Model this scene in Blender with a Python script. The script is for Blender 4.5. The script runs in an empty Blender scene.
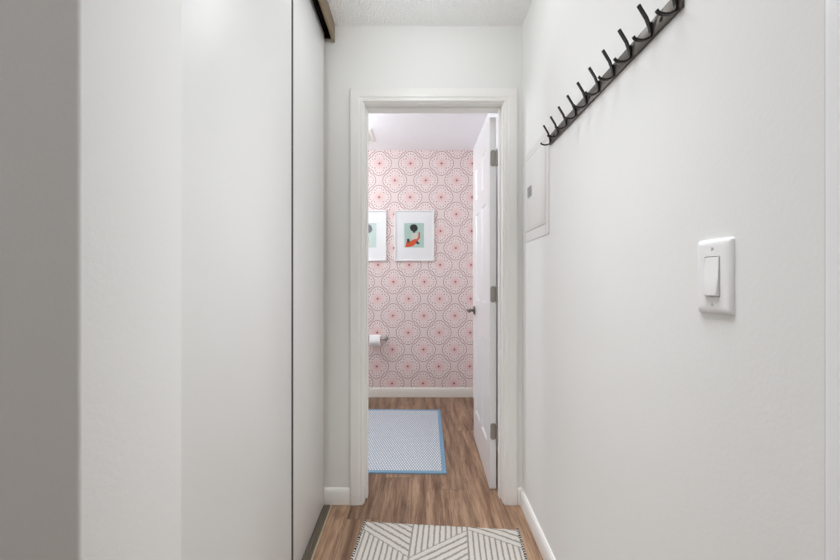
import bpy, bmesh, math, random
from mathutils import Vector, Matrix
random.seed(7)
C = bpy.context.scene.collection
S = bpy.context.scene
R = math.radians
CAM_H = 1.138
LEFT, RIGHT = 0.0188, -0.0134          # the two hallway sides are a hair off parallel

# ------------------------------------------------------------------ colour / nodes
def lin(c):
    f = lambda v: v/12.92 if v <= .04045 else ((v+.055)/1.055)**2.4
    return tuple(f(v/255) for v in c) + (1,)

class NT:
    def __init__(s, name, rough=.5, spec=.5, metal=0):
        s.m = bpy.data.materials.new(name); s.m.use_nodes = True
        s.t = s.m.node_tree; s.n = s.t.nodes; s.l = s.t.links
        s.b = s.n['Principled BSDF']
        s.b.inputs['Roughness'].default_value = rough
        s.b.inputs['Specular IOR Level'].default_value = spec
        s.b.inputs['Metallic'].default_value = metal
    def put(s, sock, v):
        if isinstance(v, bpy.types.NodeSocket): s.l.new(v, sock)
        else: sock.default_value = v
    def ma(s, op, a, b=None, c=None):
        n = s.n.new('ShaderNodeMath'); n.operation = op
        s.put(n.inputs[0], a)
        if b is not None: s.put(n.inputs[1], b)
        if c is not None: s.put(n.inputs[2], c)
        return n.outputs[0]
    def obj(s):
        n = s.n.new('ShaderNodeTexCoord')
        return n.outputs['Object']
    def xyz(s, v):
        n = s.n.new('ShaderNodeSeparateXYZ'); s.l.new(v, n.inputs[0]); return n.outputs
    def vec(s, x, y, z=0.0):
        n = s.n.new('ShaderNodeCombineXYZ')
        for i, v in enumerate((x, y, z)): s.put(n.inputs[i], v)
        return n.outputs[0]
    def noise(s, v, scale, detail=3, rough=.5):
        n = s.n.new('ShaderNodeTexNoise'); s.l.new(v, n.inputs['Vector'])
        n.inputs['Scale'].default_value = scale; n.inputs['Detail'].default_value = detail
        n.inputs['Roughness'].default_value = rough
        return n.outputs[0]
    def mix(s, f, a, b, mode='MIX'):
        n = s.n.new('ShaderNodeMix'); n.data_type = 'RGBA'; n.blend_type = mode
        s.put(n.inputs[0], f); s.put(n.inputs[6], a); s.put(n.inputs[7], b)
        return n.outputs[2]
    def ss(s, v, a, b, lo=0.0, hi=1.0):
        n = s.n.new('ShaderNodeMapRange'); n.interpolation_type = 'SMOOTHSTEP'
        s.put(n.inputs[0], v); s.put(n.inputs[1], a); s.put(n.inputs[2], b)
        s.put(n.inputs[3], lo); s.put(n.inputs[4], hi)
        return n.outputs[0]
    def bump(s, h, strength=.3, dist=.002):
        n = s.n.new('ShaderNodeBump'); n.inputs['Strength'].default_value = strength
        n.inputs['Distance'].default_value = dist
        s.l.new(h, n.inputs['Height']); s.l.new(n.outputs[0], s.b.inputs['Normal'])
    def col(s, v): s.put(s.b.inputs['Base Color'], v)

def plain(name, c, rough=.5, metal=0, spec=.5, bump=None):
    k = NT(name, rough, spec, metal); k.col(lin(c))
    if bump: k.bump(k.noise(k.obj(), bump[0], 4), bump[1], bump[2])
    return k.m

def m_wall(name, c):
    k = NT(name, .62, .3)
    v = k.obj(); h = k.noise(v, 140, 4, .6); h2 = k.noise(v, 45, 2)
    k.col(lin(c)); k.bump(k.ma('ADD', h, k.ma('MULTIPLY', h2, .8)), .15, .0015)
    return k.m

def m_popcorn():
    k = NT('popcorn ceiling', .9, .1); v = k.obj()
    n = k.n.new('ShaderNodeTexVoronoi'); n.inputs['Scale'].default_value = 110; k.l.new(v, n.inputs['Vector'])
    h = k.ma('ADD', k.ma('MULTIPLY', n.outputs['Distance'], -1.0), k.ma('MULTIPLY', k.noise(v, 60, 5, .7), 1.6))
    k.col(lin((250, 250, 249))); k.bump(h, .7, .008)
    return k.m

def m_floor():
    k = NT('vinyl plank', .42, .35); v = k.obj(); x, y, z = k.xyz(v)
    W, L = .152, 1.22
    col = k.ma('FLOOR', k.ma('DIVIDE', k.ma('ADD', x, .045), W))
    wn = k.n.new('ShaderNodeTexWhiteNoise'); wn.noise_dimensions = '1D'; k.l.new(k.ma('MULTIPLY', col, 3.17), wn.inputs['W'])
    yo = k.ma('ADD', k.ma('DIVIDE', y, L), wn.outputs[0]); row = k.ma('FLOOR', yo)
    w2 = k.n.new('ShaderNodeTexWhiteNoise'); w2.noise_dimensions = '2D'; k.l.new(k.vec(col, row), w2.inputs['Vector'])
    rnd = w2.outputs[0]
    off = k.ma('MULTIPLY', rnd, 37.0)
    g1 = k.noise(k.vec(k.ma('ADD', k.ma('MULTIPLY', x, 26.0), off), k.ma('ADD', k.ma('MULTIPLY', y, 2.0), off)), 1.0, 6, .65)
    g2 = k.noise(k.vec(k.ma('ADD', k.ma('MULTIPLY', x, 130.0), off), k.ma('MULTIPLY', y, 7.0)), 1.0, 4, .6)
    g3 = k.noise(k.vec(k.ma('ADD', k.ma('MULTIPLY', x, 12.0), off), k.ma('ADD', k.ma('MULTIPLY', y, 4.5), off)), 1.0, 3, .5)
    c = k.mix(k.ss(g1, .32, .68), lin((116, 87, 67)), lin((180, 148, 121)))
    c = k.mix(k.ma('MULTIPLY', k.ss(g2, .48, .68), .5), c, lin((98, 66, 50)))
    c = k.mix(k.ma('MULTIPLY', k.ss(g3, .62, .74), .45), c, lin((92, 64, 52)))
    tint = k.ma('ADD', .72, k.ma('MULTIPLY', rnd, .38))
    c = k.mix(1.0, c, k.vec(tint, tint, tint), 'MULTIPLY')
    fx = k.ma('FRACT', k.ma('DIVIDE', k.ma('ADD', x, .045), W)); fy = k.ma('FRACT', yo)
    seam = k.ma('MAXIMUM', k.ma('LESS_THAN', fx, .012), k.ma('LESS_THAN', fy, .0018))
    c = k.mix(k.ma('MULTIPLY', seam, .6), c, lin((60, 42, 34)))
    k.col(c); k.bump(k.ma('SUBTRACT', g2, seam), .15, .001)
    return k.m

def m_wallpaper():
    k = NT('medallion wallpaper', .75, .2); x, y, z = k.xyz(k.obj())
    PX, PZ = .3017, .3293
    zz = k.ma('SUBTRACT', z, 2.108)
    xx = k.ma('SUBTRACT', k.ma('SUBTRACT', x, .0560), k.ma('MULTIPLY', zz, .01355))
    def cell(o):
        u = k.ma('ADD', k.ma('DIVIDE', xx, PX), o); w = k.ma('ADD', k.ma('DIVIDE', zz, PZ), o)
        p = k.ma('MULTIPLY', k.ma('SUBTRACT', u, k.ma('ROUND', u)), PX)
        q = k.ma('MULTIPLY', k.ma('SUBTRACT', w, k.ma('ROUND', w)), PZ)
        d = k.ma('SQRT', k.ma('ADD', k.ma('MULTIPLY', p, p), k.ma('MULTIPLY', q, q)))
        return p, q, d
    p1, q1, d1 = cell(0.0); p2, q2, d2 = cell(.5)
    sel = k.ma('LESS_THAN', d1, d2); inv = k.ma('SUBTRACT', 1.0, sel)
    pick = lambda a, b: k.ma('ADD', k.ma('MULTIPLY', a, sel), k.ma('MULTIPLY', b, inv))
    p, q, r = pick(p1, p2), pick(q1, q2), k.ma('MINIMUM', d1, d2)
    # quatrefoil: fold into one lobe and measure from that lobe's own centre
    ap, aq = k.ma('ABSOLUTE', p), k.ma('ABSOLUTE', q)
    hi, lo = k.ma('MAXIMUM', ap, aq), k.ma('MINIMUM', ap, aq)
    dx = k.ma('SUBTRACT', hi, .047)
    dist = k.ma('SQRT', k.ma('ADD', k.ma('MULTIPLY', dx, dx), k.ma('MULTIPLY', lo, lo)))
    e = k.ma('SUBTRACT', .0695, dist)                       # depth inside the outline
    def rays(angle, rad, n, w0, w1, ph=.5):
        a = k.ma('ABSOLUTE', k.ma('SUBTRACT', k.ma('FRACT', k.ma('ADD', k.ma('MULTIPLY', angle, n/(2*math.pi)), ph)), .5))
        return k.ss(k.ma('MULTIPLY', a, k.ma('MULTIPLY', rad, 2*math.pi/n)), w0, w1, 1.0, 0.0)
    line = k.ss(k.ma('ABSOLUTE', e), .0014, .0042, 1.0, 0.0)
    inside = k.ma('GREATER_THAN', e, 0.0)
    band = lambda v, c, a, b: k.ss(k.ma('ABSOLUTE', k.ma('SUBTRACT', v, c)), a, b, 1.0, 0.0)
    mark = k.ma('MULTIPLY', rays(k.ma('ARCTAN2', lo, dx), dist, 12, .0022, .0052, .5), band(e, .0235, .0055, .0100))
    inner = k.ma('MULTIPLY', rays(k.ma('ARCTAN2', q, p), r, 16, .0016, .0040), band(r, .062, .007, .012))
    streak = k.ma('MULTIPLY', rays(k.ma('ARCTAN2', q, p), r, 16, .0012, .0036), k.ss(r, .040, .066, 1.0, 0.0))
    glow = k.ma('MULTIPLY', k.ss(e, .024, .050), k.ss(r, .030, .090, 1.0, .25))
    dot = k.ss(r, .005, .011, 1.0, 0.0)
    c = k.mix(inside, lin((233, 217, 214)), lin((239, 224, 221)))
    c = k.mix(k.ma('MULTIPLY', glow, .10), c, lin((226, 146, 142)))
    c = k.mix(k.ma('MULTIPLY', streak, .42), c, lin((210, 112, 114)))
    c = k.mix(k.ma('MULTIPLY', inner, .22), c, lin((176, 92, 100)))
    c = k.mix(k.ma('MULTIPLY', mark, .66), c, lin((122, 58, 72)))
    c = k.mix(k.ma('MULTIPLY', line, .84), c, lin((150, 86, 96)))
    c = k.mix(k.ma('MULTIPLY', dot, .85), c, lin((112, 46, 56)))
    k.col(c)
    return k.m

def m_rug():
    k = NT('hall rug weave', .95, .05); x, y, z = k.xyz(k.obj())     # x 0..W across, y runs from far edge (0) towards the viewer (negative)
    Wc = .2357
    n = k.noise(k.obj(), 75, 2)
    jx = k.ma('MULTIPLY', k.ma('SUBTRACT', n, .5), .013)
    v = k.ma('ADD', k.ma('MULTIPLY', y, -1.0), jx)
    xw = k.ma('ADD', x, k.ss(x, .20, .46, .0105, 0.0))
    ci = k.ma('FLOOR', k.ma('DIVIDE', xw, Wc)); fx = k.ma('SUBTRACT', k.ma('DIVIDE', xw, Wc), ci)
    par = k.ma('MODULO', ci, 2.0)                                    # 0: falling, 1: rising
    c0 = k.ma('LESS_THAN', ci, .5); c2 = k.ma('GREATER_THAN', ci, 1.5)
    z0 = k.ma('ADD', .055, k.ma('MULTIPLY', fx, .160)); z1 = k.ma('SUBTRACT', .215, k.ma('MULTIPLY', fx, .190)); z2 = k.ma('ADD', .025, k.ma('MULTIPLY', fx, .105))
    zig = k.ma('ADD', k.ma('MULTIPLY', z0, c0), k.ma('ADD', k.ma('MULTIPLY', z1, par), k.ma('MULTIPLY', z2, c2)))
    t = k.ma('SUBTRACT', v, zig)
    half = k.ma('FLOOR', k.ma('DIVIDE', t, .26)); hp = k.ma('FLOORED_MODULO', half, 2.0)   # -1 -> 1 above, 0 below
    vert = k.ma('ABSOLUTE', k.ma('SUBTRACT', k.ma('SUBTRACT', 1.0, hp), par))              # col even: below vertical; col odd: above vertical
    P = .0236
    s1 = k.ma('FRACT', k.ma('DIVIDE', k.ma('ADD', xw, k.ma('MULTIPLY', jx, .4)), Wc/10))
    s2 = k.ma('FRACT', k.ma('DIVIDE', t, .0365))
    w1 = k.ss(k.ma('ABSOLUTE', k.ma('SUBTRACT', s1, .5)), .30, .38); w2 = k.ss(k.ma('ABSOLUTE', k.ma('SUBTRACT', s2, .5)), .30, .38)
    g = k.ma('ADD', k.ma('MULTIPLY', w1, vert), k.ma('MULTIPLY', w2, k.ma('SUBTRACT', 1.0, vert)))
    edge = k.ma('MAXIMUM', k.ma('LESS_THAN', k.ma('ABSOLUTE', k.ma('SUBTRACT', k.ma('ABSOLUTE', k.ma('SUBTRACT', fx, .5)), .5)), .016), 0.0)
    g = k.ma('MAXIMUM', g, edge)
    f = k.noise(k.obj(), 420, 3)
    c = k.mix(g, k.mix(f, lin((194, 188, 179)), lin((226, 221, 214))), k.mix(f, lin((134, 129, 124)), lin((176, 171, 165))))
    k.col(c); k.bump(k.ma('ADD', k.ma('MULTIPLY', k.ma('SUBTRACT', 1.0, g), 1.0), k.ma('MULTIPLY', f, .5)), .6, .004)
    return k.m

def m_binding():
    k = NT('black and white overlock stitch', .9, .1); x, y, z = k.xyz(k.obj())
    n = k.noise(k.obj(), 55, 2)
    s = k.ma('FRACT', k.ma('ADD', k.ma('DIVIDE', y, .014), k.ma('MULTIPLY', n, 1.2)))
    k.col(k.mix(k.ma('GREATER_THAN', s, .56), lin((40, 36, 36)), lin((214, 208, 202))))
    return k.m

def m_mat():
    k = NT('bath mat weave', .9, .1); x, y, z = k.xyz(k.obj()); P = .0165
    xs, ys = k.ma('DIVIDE', x, .0160), k.ma('DIVIDE', y, .040)
    a = k.ma('ABSOLUTE', k.ma('SUBTRACT', k.ma('FRACT', k.ma('ADD', xs, ys)), .5))
    b = k.ma('ABSOLUTE', k.ma('SUBTRACT', k.ma('FRACT', k.ma('SUBTRACT', xs, ys)), .5))
    f = k.ss(k.ma('MAXIMUM', a, b), .33, .40, 1.0, 0.0)
    n = k.noise(k.obj(), 300, 2)
    k.col(k.mix(f, k.mix(n, lin((138, 156, 174)), lin((158, 172, 187))), k.mix(n, lin((222, 225, 227)), lin((240, 242, 243)))))
    k.bump(f, .5, .002)
    return k.m

def m_glazing():
    k = NT('picture glazing'); n = k.n
    tr = n.new('ShaderNodeBsdfTransparent'); gl = n.new('ShaderNodeBsdfGlossy'); gl.inputs['Roughness'].default_value = .12
    lw = n.new('ShaderNodeLayerWeight'); lw.inputs['Blend'].default_value = .5; mx = n.new('ShaderNodeMixShader')
    fr = k.ma('ADD', .04, k.ma('MULTIPLY', k.ma('POWER', lw.outputs['Facing'], 5.0), .9))
    k.l.new(fr, mx.inputs[0]); k.l.new(tr.outputs[0], mx.inputs[1]); k.l.new(gl.outputs[0], mx.inputs[2])
    k.l.new(mx.outputs[0], n['Material Output'].inputs[0])
    return k.m

M = {}
M['wall'] = m_wall('off white wall paint', (238, 238, 236))
M['bathpaint'] = m_wall('bathroom white paint', (246, 246, 248))
M['popcorn'] = m_popcorn()
M['floor'] = m_floor()
M['paper'] = m_wallpaper()
M['trim'] = plain('semi gloss trim paint', (244, 243, 240), .32)
M['shadeline'] = plain('painted shade line', (104, 103, 101), .8)
M['cream'] = plain('cream baseboard paint', (236, 232, 224), .35)
M['door'] = plain('white door paint', (240, 240, 241), .28)
M['slide'] = plain('closet door laminate', (233, 233, 231), .42)
M['bronze'] = plain('anodised bronze', (150, 132, 106), .42, .75)
M['darkbronze'] = plain('dark bronze', (52, 46, 38), .5, .3)
M['track'] = plain('floor track metal', (112, 103, 90), .5, .15)
M['gold'] = plain('pale bronze lip', (186, 170, 142), .45, .15)
M['beige'] = plain('beige edge strip', (226, 217, 200), .5)
M['black'] = plain('black powder coat', (24, 22, 21), .42, .2)
M['rail'] = plain('blackened steel rail', (92, 86, 80), .38, .6)
M['nickel'] = plain('satin nickel', (168, 164, 158), .34, .9)
M['darknickel'] = plain('dark nickel', (108, 100, 92), .35, .9)
M['plate'] = plain('white switch plastic', (243, 243, 243), .3)
M['screw'] = plain('painted screw', (212, 211, 208), .4)
M['panelpaint'] = plain('painted steel cover', (228, 227, 224), .45)
M['latch'] = plain('grey steel latch', (158, 158, 158), .4, .4)
M['frame'] = plain('white picture frame', (240, 240, 239), .4)
M['matboard'] = plain('white mat board', (246, 246, 246), .8)
M['glass'] = m_glazing()
M['mint'] = plain('mint print ink', (186, 214, 203), .8, bump=None)
M['inkdark'] = plain('charcoal print ink', (42, 36, 36), .8)
M['inkred'] = plain('coral print ink', (226, 84, 44), .8)
M['inkpale'] = plain('pale print ink', (216, 214, 204), .8)
M['mintpale'] = plain('pale mint print tone', (208, 226, 219), .8)  # paler print colours used for the half hidden picture
M['printgrey'] = plain('soft grey print tone', (122, 124, 128), .8)
M['paperwhite'] = plain('toilet tissue', (246, 246, 245), .95, bump=(90, .2, .002))
M['card'] = plain('cardboard core', (176, 150, 120), .9)
M['mat'] = m_mat()
M['blue'] = plain('blue mat binding', (130, 164, 190), .85, bump=(260, .4, .001))
M['rug'] = m_rug()
M['binding'] = m_binding()
M['vent'] = plain('cream vent plastic', (238, 236, 228), .5)
M['shadowgap'] = plain('vent interior', (70, 68, 64), .8)

# ------------------------------------------------------------------ mesh helpers
class MB:
    def __init__(s): s.bm = bmesh.new()
    def box(s, x0, x1, y0, y1, z0, z1, bev=0, seg=2, mi=0):
        b = bmesh.new(); bmesh.ops.create_cube(b, size=1)
        for v in b.verts:
            v.co = Vector((x0+(v.co.x+.5)*(x1-x0), y0+(v.co.y+.5)*(y1-y0), z0+(v.co.z+.5)*(z1-z0)))
        if bev: bmesh.ops.bevel(b, geom=b.edges[:], offset=bev, segments=seg, affect='EDGES', profile=.5)
        s.add(b, mi); return s
    def add(s, b, mi=0, mat=None):
        if mat is not None: bmesh.ops.transform(b, matrix=mat, verts=b.verts)
        mp = {v: s.bm.verts.new(v.co) for v in b.verts}
        for f in b.faces:
            try:
                g = s.bm.faces.new([mp[v] for v in f.verts]); g.material_index = mi
            except ValueError: pass
        b.free(); return s
    def poly(s, pts, mi=0):
        f = s.bm.faces.new([s.bm.verts.new(p) for p in pts]); f.material_index = mi; return s
    def tube(s, pts, r, n=8, cap=True, sq=None):
        pts = [Vector(p) for p in pts]; rings = []
        for i, p in enumerate(pts):
            d = ((pts[i]-pts[i-1]).normalized() if i else Vector()) + ((pts[i+1]-pts[i]).normalized() if i < len(pts)-1 else Vector())
            d.normalize()
            up = Vector((0, 1, 0)) if abs(d.y) < .9 else Vector((1, 0, 0))
            a = d.cross(up).normalized(); b = d.cross(a).normalized()
            if sq: offs = [(-sq[0], -sq[1]), (sq[0], -sq[1]), (sq[0], sq[1]), (-sq[0], sq[1])]
            else: offs = [(r*math.cos(2*math.pi*j/n), r*math.sin(2*math.pi*j/n)) for j in range(n)]
            rings.append([s.bm.verts.new(p+a*o[0]+b*o[1]) for o in offs])
        for A, B in zip(rings, rings[1:]):
            m = len(A)
            for j in range(m): s.bm.faces.new((A[j], A[(j+1) % m], B[(j+1) % m], B[j]))
        if cap: s.bm.faces.new(rings[0][::-1]); s.bm.faces.new(rings[-1])
        return s
    def lathe(s, prof, origin, axis, n=24, closed=False):
        """prof: (radius, along-axis) pairs"""
        ax = Vector(axis).normalized(); up = Vector((0, 0, 1)) if abs(ax.z) < .9 else Vector((1, 0, 0))
        a = ax.cross(up).normalized(); b = ax.cross(a); o = Vector(origin)
        rings = []
        for r, h in prof:
            rings.append([s.bm.verts.new(o+ax*h+(a*math.cos(2*math.pi*j/n)+b*math.sin(2*math.pi*j/n))*max(r, 1e-5)) for j in range(n)])
        pairs = list(zip(rings, rings[1:])) + ([(rings[-1], rings[0])] if closed else [])
        for A, B in pairs:
            for j in range(n): s.bm.faces.new((A[j], A[(j+1) % n], B[(j+1) % n], B[j]))
        if not closed: s.bm.faces.new(rings[0][::-1]); s.bm.faces.new(rings[-1])
        return s
    def prism(s, pts, fn, h0, h1, mi=0):
        """extrude a 2D outline; fn(u, v, h) -> point"""
        A = [s.bm.verts.new(fn(u, v, h0)) for u, v in pts]; B = [s.bm.verts.new(fn(u, v, h1)) for u, v in pts]
        n = len(pts)
        fs = [s.bm.faces.new(A[::-1]), s.bm.faces.new(B)] + [s.bm.faces.new((A[j], A[(j+1) % n], B[(j+1) % n], B[j])) for j in range(n)]
        for f in fs: f.material_index = mi
        return s
    def build(s, name, mats, parent=None, loc=None, ang=0, smooth=40):
        bmesh.ops.recalc_face_normals(s.bm, faces=s.bm.faces[:])
        me = bpy.data.meshes.new(name); s.bm.to_mesh(me); s.bm.free()
        for m in (mats if isinstance(mats, (list, tuple)) else [mats]): me.materials.append(m)
        if smooth:
            me.shade_smooth(); me.set_sharp_from_angle(angle=R(smooth))
        o = bpy.data.objects.new(name, me); C.objects.link(o)
        if parent: o.parent = parent
        if loc or ang: o.location = rot(loc or (0, 0, 0), ang); o.rotation_euler.z = ang
        return o

def rot(p, a): return Vector((p[0]*math.cos(a)-p[1]*math.sin(a), p[0]*math.sin(a)+p[1]*math.cos(a)+(.0075 if a > 0 else .0066 if a < 0 else 0), p[2]))
def tag(o, label, cat, group=None):
    o['label'] = label; o['category'] = cat
    if group: o['group'] = group
    return o
def thing(name, label, cat, loc, ang=0, group=None):
    o = bpy.data.objects.new(name, None); C.objects.link(o); o.empty_display_size = .05
    o.location = rot(loc, ang); o.rotation_euler.z = ang
    return tag(o, label, cat, group)
def struct(o): o['kind'] = 'structure'; return o
def rrect(w, h, r, n=6):
    out = []
    for cx, cy, a0 in ((w/2-r, h/2-r, 0), (-w/2+r, h/2-r, 90), (-w/2+r, -h/2+r, 180), (w/2-r, -h/2+r, 270)):
        for i in range(n+1):
            a = R(a0+90*i/n); out.append((cx+r*math.cos(a), cy+r*math.sin(a)))
    return out
def sweep(path, prof, fn):
    """sweep an open profile (u = outward offset, d = depth) round a mitred 2D path; path points + outward miter vectors"""
    mb = MB(); rings = []
    for (px, pz), (mx, mz) in path:
        rings.append([mb.bm.verts.new(fn(px+u*mx, pz+u*mz, d)) for u, d in prof])
    for A, B in zip(rings, rings[1:]):
        for j in range(len(A)): k = (j+1) % len(A); mb.bm.faces.new((A[j], A[k], B[k], B[j]))
    mb.bm.faces.new(rings[0][::-1]); mb.bm.faces.new(rings[-1])
    return mb

# ------------------------------------------------------------------ the setting
YD, YD2, YB, HC, HB = 1.900, 2.015, 3.630, 2.433, 2.403
struct(MB().box(-3.0, 1.2, -3.0, 4.0, -.06, 0).build('floor', M['floor'], smooth=0))
struct(MB().box(-3.0, 1.2, -3.0, 1.96, HC, HC+.08).build('ceiling', M['popcorn'], smooth=0))
struct(MB().box(-1.75, 1.2, 1.96, 4.0, HB, HB+.09).build('ceiling_bathroom', M['bathpaint'], smooth=0))
struct(MB().box(-3.0, -.396, .4425, .640, 0, HC, .004, 3).build('wall_left', M['wall'], ang=LEFT))
struct(MB().box(.4945, .62, -3.0, 1.93, 0, HC).build('wall_right', M['wall'], ang=RIGHT, smooth=0))
struct(MB().box(-1.30, -1.20, .60, 1.96, 0, HC).build('wall_closet', M['wall'], smooth=0))
struct(MB().box(-3.0, 1.0, -3.1, -3.0, 0, HC).build('wall_behind', M['wall'], smooth=0))
struct(MB().box(-3.1, -3.0, -3.0, .7, 0, HC).build('wall_far_left', M['wall'], smooth=0))
w = MB(); w.box(-1.30, -.302, YD, YD2, 0, HC).box(.441, 1.1, YD, YD2, 0, HC).box(-.302, .441, YD, YD2, 2.058, HC)
struct(w.build('wall_front', M['wall'], smooth=0))
struct(MB().box(-1.75, .70, YB, YB+.1, 0, HB).build('wall_back', M['paper'], smooth=0))
struct(MB().box(.515, .615, YD2, YB, 0, HB).build('wall_bathroom_right', M['bathpaint'], smooth=0))
struct(MB().box(-1.75, -1.65, YD2, YB, 0, HB).build('wall_bathroom_left', M['bathpaint'], smooth=0))

def baseboard(name, a0, a1, h, fn, mat, ang=0, t=.013):
    """fn(along, out, up); profile has an eased top"""
    prof = [(0, 0), (t, 0), (t, h-.016), (t-.003, h-.008), (t-.008, h-.001), (0, h)]
    mb = MB(); mb.prism(prof, lambda u, v, k: fn(k, u, v), a0, a1)
    return struct(mb.build(name, mat, ang=ang, smooth=25))
baseboard('baseboard_left', -.497, -.355, .081, lambda k, u, v: (k, YD-u, v), M['trim'])
baseboard('baseboard_corner', .494, .519, .081, lambda k, u, v: (k, YD-u, v), M['trim'])
baseboard('baseboard_right', .452, 1.885, .081, lambda k, u, v: (.4945-u, k, v), M['trim'], RIGHT)
baseboard('baseboard_back', -1.65, .515, .092, lambda k, u, v: (k, YB-u, v), M['cream'])

# casing round the bathroom doorway (hall side), mitred at the corners
JL, JR, JH = -.283, .422, 2.038
cprof = [(0, 0), (0, -.010), (.004, -.0125), (.016, -.0125), (.022, -.016), (.055, -.0175), (.062, -.016), (.065, -.012), (.065, 0)]
cl, cr, ct = JL-.006, JR+.006, JH+.006
path = [((cl, 0), (-1, 0)), ((cl, ct), (-1, 1)), ((cr, ct), (1, 1)), ((cr, 0), (1, 0))]
struct(sweep(path, cprof, lambda x, z, d: (x, YD+d, z)).build('trim_1', M['trim'], smooth=25))
# same on the bathroom side
struct(sweep(path, cprof, lambda x, z, d: (x, YD2-d, z)).build('trim_2', M['trim'], smooth=25))
# jamb with its stop
j = MB(); jt = .019
j.box(JL-jt, JL, YD, YD2, 0, JH+jt).box(JR, JR+jt, YD, YD2, 0, JH+jt).box(JL, JR, YD, YD2, JH, JH+jt)
j.box(JL, JL+.010, 1.942, 1.978, 0, JH, .002, 1).box(JR-.010, JR, 1.942, 1.978, 0, JH, .002, 1).box(JL+.010, JR-.010, 1.942, 1.978, JH-.010, JH, .002, 1)
struct(j.build('trim_3', M['trim'], smooth=0))
# casing of the doorway in the right wall, beside the viewer
path = [((.390, 0), (1, 0)), ((.390, 2.052), (1, 1)), ((-.43, 2.052), (-1, 1)), ((-.43, 0), (-1, 0))]
rp = [(u*.90, d) for u, d in cprof]
struct(sweep(path, rp, lambda y, z, d: (.4945+d, y, z)).build('trim_4', M['door'], ang=RIGHT, smooth=25))
struct(MB().box(.4936, .4947, .4520, .4604, 0, HC).build('shade_strip', M['shadeline'], ang=RIGHT, smooth=0))  # flush dark strip that paints in a shade line beyond the casing edge
struct(MB().box(.488, .4945, -.425, .385, .008, 2.046).build('door_2', M['door'], ang=RIGHT, smooth=0))

# ------------------------------------------------------------------ six panel bathroom door, standing open
def six_panel(wid, hei, th):
    mb = MB(); bm = mb.bm
    xs = [0, .105, .105+(wid-.30)/2, .105+(wid-.30)/2+.09, wid-.105, wid]
    zs = [0, .215, .790, 1.000, 1.585, 1.690, 1.907, hei]
    for side in (0, 1):
        sx = (0, 1)[side]*th; sg = 1 if side == 0 else -1
        P = lambda y, z, d=0: (sx+sg*d, y, z)
        for a in range(5):
            for b in range(7):
                y0, y1, z0, z1 = xs[a], xs[a+1], zs[b], zs[b+1]
                if a in (1, 3) and b in (1, 3, 5):
                    rings = [(0, 0), (.010, .008), (.022, .009), (.046, .0025), (.052, .0025)]
                    prev = None
                    for ins, d in rings:
                        cur = [bm.verts.new(P(*q, d)) for q in ((y0+ins, z0+ins), (y1-ins, z0+ins), (y1-ins, z1-ins), (y0+ins, z1-ins))]
                        if prev:
                            for i in range(4): bm.faces.new((prev[i], prev[(i+1) % 4], cur[(i+1) % 4], cur[i]))
                        prev = cur
                    bm.faces.new(prev)
                else: mb.poly([P(y0, z0), P(y1, z0), P(y1, z1), P(y0, z1)])
    for a in range(5):
        for zz in (0, hei): mb.poly([(0, xs[a], zz), (th, xs[a], zz), (th, xs[a+1], zz), (0, xs[a+1], zz)])
    for b in range(7):
        for yy in (0, wid): mb.poly([(0, yy, zs[b]), (th, yy, zs[b]), (th, yy, zs[b+1]), (0, yy, zs[b+1])])
    bmesh.ops.remove_doubles(bm, verts=bm.verts[:], dist=1e-5)
    return mb
DW = .690
door = six_panel(DW, 2.019, .035).build('door_1', M['door'], smooth=20)
struct(door); door.location = (.379, 2.028, .004); door.rotation_euler.z = -R(1.0)
door['label'] = 'white six panel bathroom door standing open against the right side of doorway'
for hz in (.322, 1.067, 1.807):
    h = MB(); z0 = hz-.011
    # leaf let into the door's edge, left corners rounded
    out = rrect(.030, .089, .0135)
    h.prism(out, lambda u, v, k: (.0185+u, k, z0+v), -.0022, .0006)
    for q in range(5): h.lathe([(.0052, 0), (.0058, .001), (.0058, .0158), (.0052, .0168)], (.0375, -.005, z0-.0445+q*.0178), (0, 0, 1), 12)
    h.lathe([(.003, 0), (.0045, .002), (.003, .004)], (.0375, -.005, z0+.0445), (0, 0, 1), 12)
    for sx, sz in ((.012, .03), (.021, .0), (.012, -.03)): h.lathe([(.0035, 0), (.0028, .0012)], (sx, -.0022, z0+sz), (0, -1, 0), 10)
    h.build('hinge', M['nickel'], door)
kz, ky = .918, DW-.065
k = MB(); k.lathe([(.031, 0), (.031, .004), (.027, .009), (.013, .012), (.0105, .016)], (0, ky, kz), (-1, 0, 0), 28)
k.build('rosette', M['darknickel'], door)
k = MB(); k.lathe([(.0095, 0), (.0095, .034)], (-.014, ky, kz), (-1, 0, 0), 16)
k.tube([(-.050, ky+.012, kz), (-.052, ky, kz), (-.052, ky-.05, kz+.001), (-.050, ky-.105, kz)], .009, 10)
k.build('lever_handle', M['darknickel'], door)
MB().box(.006, .029, DW-.0005, DW+.0015, kz-.028, kz+.028, .001, 1).build('latch_plate', M['nickel'], door)

# ------------------------------------------------------------------ sliding closet
def closet_door(label, front, y0, y1, edge):
    t = thing('sliding_closet_door', label, 'closet door', (-front, (y0+y1)/2, .012), LEFT, 'sliding closet doors')
    hl = (y1-y0)/2
    MB().box(-.018, 0, -hl+.015, hl-.015, 0, 2.368, .0015, 2).build('panel', M['slide'], t)
    for s, m in ((-1, M['darkbronze']), (1, edge)):
        MB().box(-.019, .0012, min(s*hl, s*(hl-.016)), max(s*hl, s*(hl-.016)), 0, 2.368, .0008, 1).build('edge_strip', m, t)  # width also paints the gap's shade into the nearer door's bronze edge
    for s in (-1, 1):
        h = MB(); h.box(-.014, -.010, s*(hl-.12)-.02, s*(hl-.12)+.02, 2.368, 2.395)
        h.build('hanger', M['darkbronze'], t)
    return t
closet_door('white sliding closet door nearer the viewer, overlapping the other one', .419, .600, 1.303, M['darkbronze'])
closet_door('narrow looking white sliding closet door meeting the doorway wall, behind the other one', .447, 1.235, 1.876, M['beige'])
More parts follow.
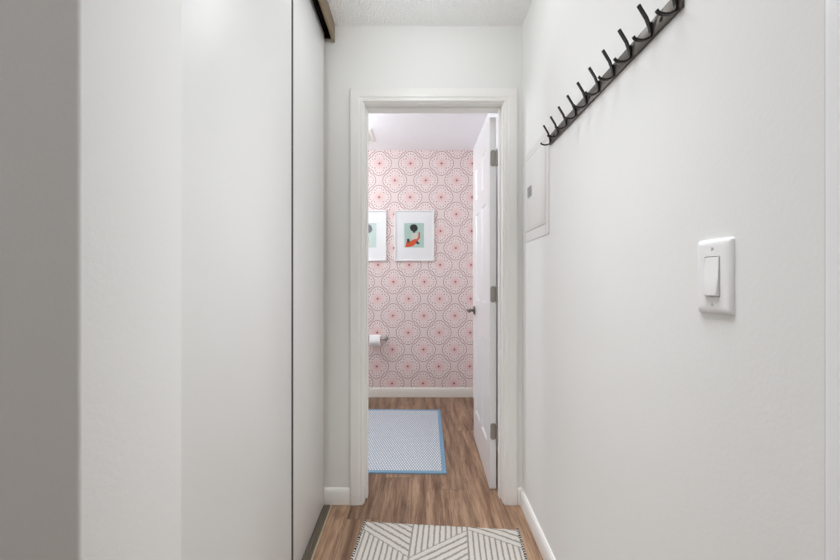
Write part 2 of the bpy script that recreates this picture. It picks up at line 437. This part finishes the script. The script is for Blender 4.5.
t = thing('closet_top_track', 'bronze sliding door track with fascia along the ceiling above the closet', 'door track', (-.44, 1.27, 2.353), LEFT)
MB().box(.032, .044, -.628, .622, -.012, .080, .002, 2).build('fascia', M['bronze'], t)
tr = MB(); tr.box(-.060, .032, -.628, .622, .072, .080).box(-.060, -.054, -.628, .622, .03, .072).box(-.006, -.002, -.628, .622, .045, .072)
tr.box(-.054, .032, .616, .622, .008, .072)  # dark end plate added to stand for the shade on the wall here
tr.build('channel', M['darkbronze'], t)
t = thing('closet_floor_track', 'dark metal sliding door track on the floor below closet doors', 'door track', (-.44, 1.26, 0), LEFT)
tr = MB(); tr.box(-.042, .026, -.615, .617, 0, .004)
for x in (-.030, -.004, .008, .016): tr.box(x, x+.003, -.615, .617, .004, .010)
tr.build('grooved_rail', M['track'], t, smooth=0)
MB().box(.026, .033, -.615, .617, 0, .007, .002, 2).build('front_lip', M['gold'], t)

# ------------------------------------------------------------------ coat rack
y0, y1 = .710, 1.468
rk = thing('coat_rack', 'long black metal coat rack with ten hooks high on the right wall', 'coat rack', (.4945, (y0+y1)/2, 1.663), RIGHT)
rk.rotation_euler.x = R(.7)
hl = (y1-y0)/2
MB().box(-.006, 0, -hl, hl, 0, .038, .001, 2).build('rail', M['rail'], rk)
def hook_mesh():
    mb = MB()
    pts = [(-.0085, 0, .032), (-.0085, 0, .010)]
    for i in range(1, 10):
        a = math.pi*.76*i/9; pts.append((-.0085-.0195*(1-math.cos(a)), 0, .007-.0125*math.sin(a)))
    pts.append((pts[-1][0]-.0035, 0, pts[-1][2]+.0045))
    mb.tube(pts, 0, sq=(.0018, .0034))
    mb.tube([(-.0088, 0, .012), (-.0105, 0, .022), (-.018, 0, .042), (-.035, 0, .070)], 0, sq=(.0022, .0038))
    return mb
proto = None
for i in range(10):
    y = -hl+.013+i*(2*hl-.034)/9
    if proto is None: proto = hook_mesh().build('hook', M['black'], rk); o = proto
    else: o = proto.copy(); C.objects.link(o); o.parent = rk
    o.location = (0, y, 0)
for y in (-hl+.062, .02, hl-.055):
    MB().lathe([(.0055, 0), (.0048, .002), (.002, .0032)], (-.006, y, .019), (-1, 0, 0), 14).build('screw', M['black'], rk)

# ------------------------------------------------------------------ light switch
sw = thing('light_switch', 'white rocker light switch in a wide plate on the right wall', 'light switch', (.4945, .6335, 1.144), RIGHT)
mb = MB(); rings = []
for ins, d in ((0, 0), (0, .0025), (.0022, .0050), (.0055, .0064), (.0105, .0068)):
    rings.append([mb.bm.verts.new((-d, u, v)) for u, v in rrect(.0765-2*ins, .126-2*ins, .0045)])
inner = [mb.bm.verts.new((-.0068, u, v)) for u, v in rrect(.0345, .0685, .001)]
deep = [mb.bm.verts.new((-.002, u, v)) for u, v in rrect(.0345, .0685, .001)]
rings += [inner, deep]
for A, B in zip(rings, rings[1:]):
    n = len(A)
    for q in range(n): mb.bm.faces.new((A[q], A[(q+1) % n], B[(q+1) % n], B[q]))
mb.bm.faces.new(deep); mb.bm.faces.new(rings[0][::-1])
mb.build('wall_plate', M['plate'], sw)
rp = [(-.003, -.0325), (-.0125, -.0325), (-.0128, -.030), (-.0092, .0), (-.0080, .0325), (-.003, .0325)]
mb = MB(); mb.prism(rp, lambda u, v, k: (u, k, v), -.0155, .0155)
bmesh.ops.bevel(mb.bm, geom=[e for e in mb.bm.edges if abs(e.verts[0].co.x) > .006 and abs(e.verts[1].co.x) > .006], offset=.0008, segments=2, affect='EDGES')
mb.build('rocker', M['plate'], sw)
for s in (-1, 1):
    h = MB(); h.lathe([(.0032, 0), (.0030, .0006), (.0020, .0009)], (-.0066, 0, s*.0475), (-1, 0, 0), 14)
    h.build('screw', M['screw'], sw)

# ------------------------------------------------------------------ breaker panel cover
bp = thing('breaker_panel', 'flush white painted breaker panel cover beside the bathroom doorway', 'electrical panel', (.4945, 1.668, 1.322), RIGHT)
f = MB(); hw, hh = .185, .425
for a in ((-hw, -hw+.040, 0, hh), (hw-.030, hw, 0, hh), (-hw+.040, hw-.030, 0, .045), (-hw+.040, hw-.030, hh-.035, hh)):
    f.box(-.0030, 0, a[0], a[1], a[2], a[3], .0012, 1)
f.build('cover_frame', M['panelpaint'], bp)
MB().box(-.0042, 0, -hw+.042, hw-.032, .047, hh-.037, .0015, 2).build('panel_door', M['panelpaint'], bp)
mb = MB(); mb.prism(rrect(.056, .048, .005), lambda u, v, k: (k, .078+u, .229+v), -.0075, -.0040)
mb.box(-.0095, -.0070, .066, .090, .216, .246, .001, 1)
mb.build('latch', M['latch'], bp)

# ------------------------------------------------------------------ framed prints
def picture(label, cx, art, inks=('mint', 'inkdark', 'inkred', 'inkpale')):
    w, h = .385, .491
    t = thing('framed_print', label, 'picture', (cx, YB, 1.323), 0, 'framed prints on the wallpaper')
    f = MB(); b = .013
    path = [((-w/2, 0), (-1, -1)), ((-w/2, h), (-1, 1)), ((w/2, h), (1, 1)), ((w/2, 0), (1, -1)), ((-w/2, 0), (-1, -1))]
    prof = [(0, -.001), (0, -.022), (-.002, -.024), (-b+.002, -.024), (-b, -.022), (-b, -.001)]
    rings = [[f.bm.verts.new((px+u*mx, d, pz+u*mz)) for u, d in prof] for (px, pz), (mx, mz) in path[:4]]
    for q in range(4):
        A, B = rings[q], rings[(q+1) % 4]
        for i in range(6): f.bm.faces.new((A[i], A[(i+1) % 6], B[(i+1) % 6], B[i]))
    f.build('frame', M['frame'], t, smooth=25)
    # mat board with a bevelled window
    aw, ah, ac = .190, .236, .2475
    m = MB(); o = [(-w/2+b, b), (w/2-b, b), (w/2-b, h-b), (-w/2+b, h-b)]
    i1 = [(-aw/2-.002, ac-ah/2-.002), (aw/2+.002, ac-ah/2-.002), (aw/2+.002, ac+ah/2+.002), (-aw/2-.002, ac+ah/2+.002)]
    i2 = [(-aw/2, ac-ah/2), (aw/2, ac-ah/2), (aw/2, ac+ah/2), (-aw/2, ac+ah/2)]
    rg = [[m.bm.verts.new((x, d, z)) for x, z in r] for r, d in ((o, -.006), (o, -.012), (i1, -.012), (i2, -.0095), (i2, -.006))]
    for A, B in zip(rg, rg[1:]+rg[:1]):
        for q in range(4): m.bm.faces.new((A[q], A[(q+1) % 4], B[(q+1) % 4], B[q]))
    m.build('mat_board', M['matboard'], t, smooth=0)
    p = MB(); p.box(-aw/2, aw/2, -.0085, -.006, ac-ah/2, ac+ah/2)
    def shape(pts, mi, lay):   # printed shapes, thin ink layers
        p.prism(pts, lambda u, v, k: (-aw/2+u*aw, k, ac-ah/2+v*ah), -.0085-.00012*lay, -.0085, mi)
    art(shape)
    p.build('print', [M[q] for q in inks], t, smooth=0)
    MB().box(-w/2+b-.002, w/2-b+.002, -.0150, -.0135, b-.002, h-b+.002).build('glazing', M['glass'], t, smooth=0)
    return t
def blob(cx, cy, rx, ry, n=20, wob=.06):
    return [(cx+rx*(1+wob*math.sin(5*i))*math.cos(2*math.pi*i/n), cy+ry*(1+wob*math.cos(7*i))*math.sin(2*math.pi*i/n)) for i in range(n)]
def art_red(sh):
    sh([(.36, .60), (.60, .60), (.66, .46), (.62, .34), (.40, .30), (.30, .40)], 3, 1)          # pale shoulders
    sh([(.72, .64), (.79, .65), (.80, .40), (.66, .26), (.58, .30), (.70, .42)], 2, 2)           # red upper sweep
    sh([(.03, .02), (.10, .22), (.32, .27), (.55, .36), (.66, .34), (.62, .20), (.44, .06), (.20, .02)], 2, 3)
    sh([(.14, .20), (.12, .34), (.20, .38), (.27, .32), (.24, .20)], 1, 4)                       # dark hand-like shape
    sh([(.56, .20), (.66, .28), (.78, .17), (.70, .13)], 1, 4)
    sh(blob(.48, .81, .20, .155), 1, 5)                                                          # round dark head
    sh([(.42, .70), (.56, .70), (.54, .61), (.44, .61)], 1, 6)
def art_grey(sh):
    sh(blob(.54, .78, .25, .19), 1, 2)
    sh([(.42, .68), (.60, .68), (.58, .42), (.44, .42)], 1, 3)
    sh([(.14, .0), (.20, .26), (.42, .40), (.60, .38), (.72, .0)], 3, 1)
picture('white framed print of a dark haired figure in coral red on mint', -.056, art_red)
picture('white framed print half hidden behind the doorway left casing', -.5185, art_grey, ('mintpale', 'printgrey', 'inkred', 'inkpale'))

# ------------------------------------------------------------------ toilet paper
hz = .572
th = thing('toilet_paper_holder', 'metal toilet paper holder on pink patterned wall', 'toilet paper holder', (-.420, YB, hz), 0)
MB().lathe([(.0085, -.085), (.0085, .080)], (0, -.062, 0), (1, 0, 0), 16).build('bar', M['nickel'], th)
for s in (-1, 1):
    h = MB(); x = s*.088
    h.lathe([(.026, 0), (.026, .004), (.021, .009), (.012, .013), (.0095, .022), (.0095, .052), (.013, .056), (.014, .064), (.012, .072), (.006, .076)], (x, 0, 0), (0, -1, 0), 22)
    h.build('post', M['nickel'], th)
rl = thing('toilet_paper_roll', 'white toilet paper roll hanging on the metal holder', 'toilet paper', (-.428, YB-.062, hz-.0125), 0)
mb = MB(); prof = [(.0215, -.052), (.053, -.052), (.0545, -.0505), (.0545, .0505), (.053, .052), (.0215, .052)]
mb.lathe(prof, (0, 0, 0), (1, 0, 0), 36, closed=True).build('paper', M['paperwhite'], rl)
MB().lathe([(.0200, -.052), (.0214, -.052), (.0214, .052), (.0200, .052)], (0, 0, 0), (1, 0, 0), 30, closed=True).build('core', M['card'], rl)

# ------------------------------------------------------------------ exhaust vent
v = thing('exhaust_vent', 'square cream exhaust vent on the bathroom ceiling', 'vent', (-.555, 3.26, HB), 0)
f = MB()
path = [((-.15, -.15), (-1, -1)), ((-.15, .15), (-1, 1)), ((.15, .15), (1, 1)), ((.15, -.15), (1, -1))]
prof = [(0, 0), (-.001, -.005), (-.010, -.009), (-.030, -.010), (-.030, 0)]
rings = [[f.bm.verts.new((px+u*mx, pz+u*mz, d)) for u, d in prof] for (px, pz), (mx, mz) in path]
for q in range(4):
    A, B = rings[q], rings[(q+1) % 4]
    for i in range(5): f.bm.faces.new((A[i], A[(i+1) % 5], B[(i+1) % 5], B[i]))
f.build('frame', M['vent'], v, smooth=25)
MB().box(-.12, .12, -.12, .12, -.003, 0).build('backing', M['shadowgap'], v, smooth=0)
for q in range(9):
    y = -.108+q*.027
    MB().box(-.12, .12, y-.008, y+.008, -.009, -.006, .001, 1).build('slat', M['vent'], v)

# ------------------------------------------------------------------ mats
bm_ = thing('bath_mat', 'pale blue woven bath mat with a blue border on the bathroom floor', 'bath mat', (-.2065, 2.725, 0), R(0))
bm_.location = (-.2065, 2.725, 0); bm_.rotation_euler.z = -R(1.2)
hw, hd, b = .374, .535, .028
MB().box(-hw+b-.004, hw-b+.004, -hd+b-.004, hd-b+.004, 0, .0075, .002, 2).build('woven_field', M['mat'], bm_)
bb = MB(); rings = []
for u, d in ((0, 0), (0, .006), (.003, .009), (b-.004, .0095), (b, .008), (b, 0)):
    rings.append([bb.bm.verts.new((sx*(hw-u), sy*(hd-u), d)) for sx, sy in ((-1, -1), (1, -1), (1, 1), (-1, 1))])
for A, B in zip(rings, rings[1:]+rings[:1]):
    for q in range(4): bb.bm.faces.new((A[q], A[(q+1) % 4], B[(q+1) % 4], B[q]))
bb.build('border', M['blue'], bm_, smooth=25)

rg = thing('hall_rug', 'cream and grey striped geometric rug on the hallway floor', 'rug', (0, 0, 0), 0)
ang = math.atan2(-.057, .705); rg.location = (-.2545, 1.751, 0); rg.rotation_euler.z = ang
RW, RL = .699, 1.10
mb = MB(); NX, NY = 140, 60
# woven field with a slightly wavy pile surface
gv = []
for iy in range(NY+1):
    row = []
    for ix in range(NX+1):
        x, y = RW*ix/NX, -RL*iy/NY
        e = min(x, RW-x, -y, RL+y); z = .0085*min(1, (e/.006+.35))+.0009*math.sin(x*31+y*7)*math.sin(y*23)
        yy = y + (.0016*math.sin(x*170)+.001*math.sin(x*71) if iy in (0, NY) else 0)
        row.append(mb.bm.verts.new((x, yy, z)))
    gv.append(row)
for iy in range(NY):
    for ix in range(NX): mb.bm.faces.new((gv[iy][ix], gv[iy+1][ix], gv[iy+1][ix+1], gv[iy][ix+1]))
bot = [mb.bm.verts.new(p) for p in ((0, 0, 0), (0, -RL, 0), (RW, -RL, 0), (RW, 0, 0))]
mb.bm.faces.new(bot[::-1])
mb.bm.faces.new([bot[0]]+gv[0][::-1][:0]+[gv[0][i] for i in range(NX+1)]+[bot[3]])
mb.bm.faces.new([bot[1]]+[gv[NY][i] for i in range(NX+1)]+[bot[2]])
mb.bm.faces.new([bot[0]]+[gv[i][0] for i in range(NY+1)]+[bot[1]])
mb.bm.faces.new([bot[3]]+[gv[i][NX] for i in range(NY+1)]+[bot[2]])
mb.build('woven_field', M['rug'], rg)
for x in (-.003, RW+.003):
    e = MB(); e.tube([(x+.0012*math.sin(q*1.7), -RL*q/60, .0055) for q in range(61)], .0055, 8)
    e.build('stitched_edge', M['binding'], rg)

# ------------------------------------------------------------------ lights
def area(name, loc, size, watt, col=(1, 1, 1), rotn=(0, 0, 0), shape='DISK', sy=None):
    d = bpy.data.lights.new(name, 'AREA'); d.shape = shape; d.size = size; d.energy = watt; d.color = col
    if sy: d.size_y = sy
    o = bpy.data.objects.new(name, d); C.objects.link(o); o.location = loc; o.rotation_euler = rotn
    return o
COOL = (.935, .966, 1)
def fill_point(name, loc, watt, rad, col=COOL):
    d = bpy.data.lights.new(name, 'POINT'); d.energy = watt; d.shadow_soft_size = rad; d.color = col
    o = bpy.data.objects.new(name, d); C.objects.link(o); o.location = loc
    return o
area('hall_ceiling_downlight', (.06, .85, 2.425), .5, 7.0, COOL, (0, 0, 0), 'RECTANGLE', .9).data.spread = R(72)
fill_point('hall_fill_light', (.02, 1.34, 2.22), 4.1, .05)  # unseen point light added to lift the ceiling and doorway wall
area('living_room_fill', (-.9, -1.2, 2.41), 1.1, 12.0, COOL)  # unseen fill light added behind the viewer for the near walls
fill_point('bathroom_fill_light', (-.80, 2.80, 2.20), 8.6, .10, (.885, .955, 1))  # added to brighten the bathroom ceiling, has no fixture
area('vanity_lamp', (-1.55, 2.75, 1.95), .7, 9, (.89, .957, 1), (0, R(-90), 0), 'RECTANGLE', .15)
wd = bpy.data.worlds.new('World'); S.world = wd; wd.use_nodes = True
wd.node_tree.nodes['Background'].inputs[0].default_value = (.9, .95, 1, 1)
wd.node_tree.nodes['Background'].inputs[1].default_value = .5

# ------------------------------------------------------------------ camera
cd = bpy.data.cameras.new('Camera'); cd.sensor_width = 36; cd.lens = 373/840*36; cd.clip_start = .02
cam = bpy.data.objects.new('Camera', cd); C.objects.link(cam); cam.location = (0, 0, CAM_H); cam.rotation_euler = (R(90), 0, 0)
S.camera = cam
S.view_settings.view_transform = 'Standard'; S.view_settings.look = 'None'
S.view_settings.exposure = 0; S.view_settings.gamma = 1; S.view_settings.use_curve_mapping = False
S.cycles.max_bounces = 16; S.cycles.diffuse_bounces = 10
S.cycles.use_denoising = True
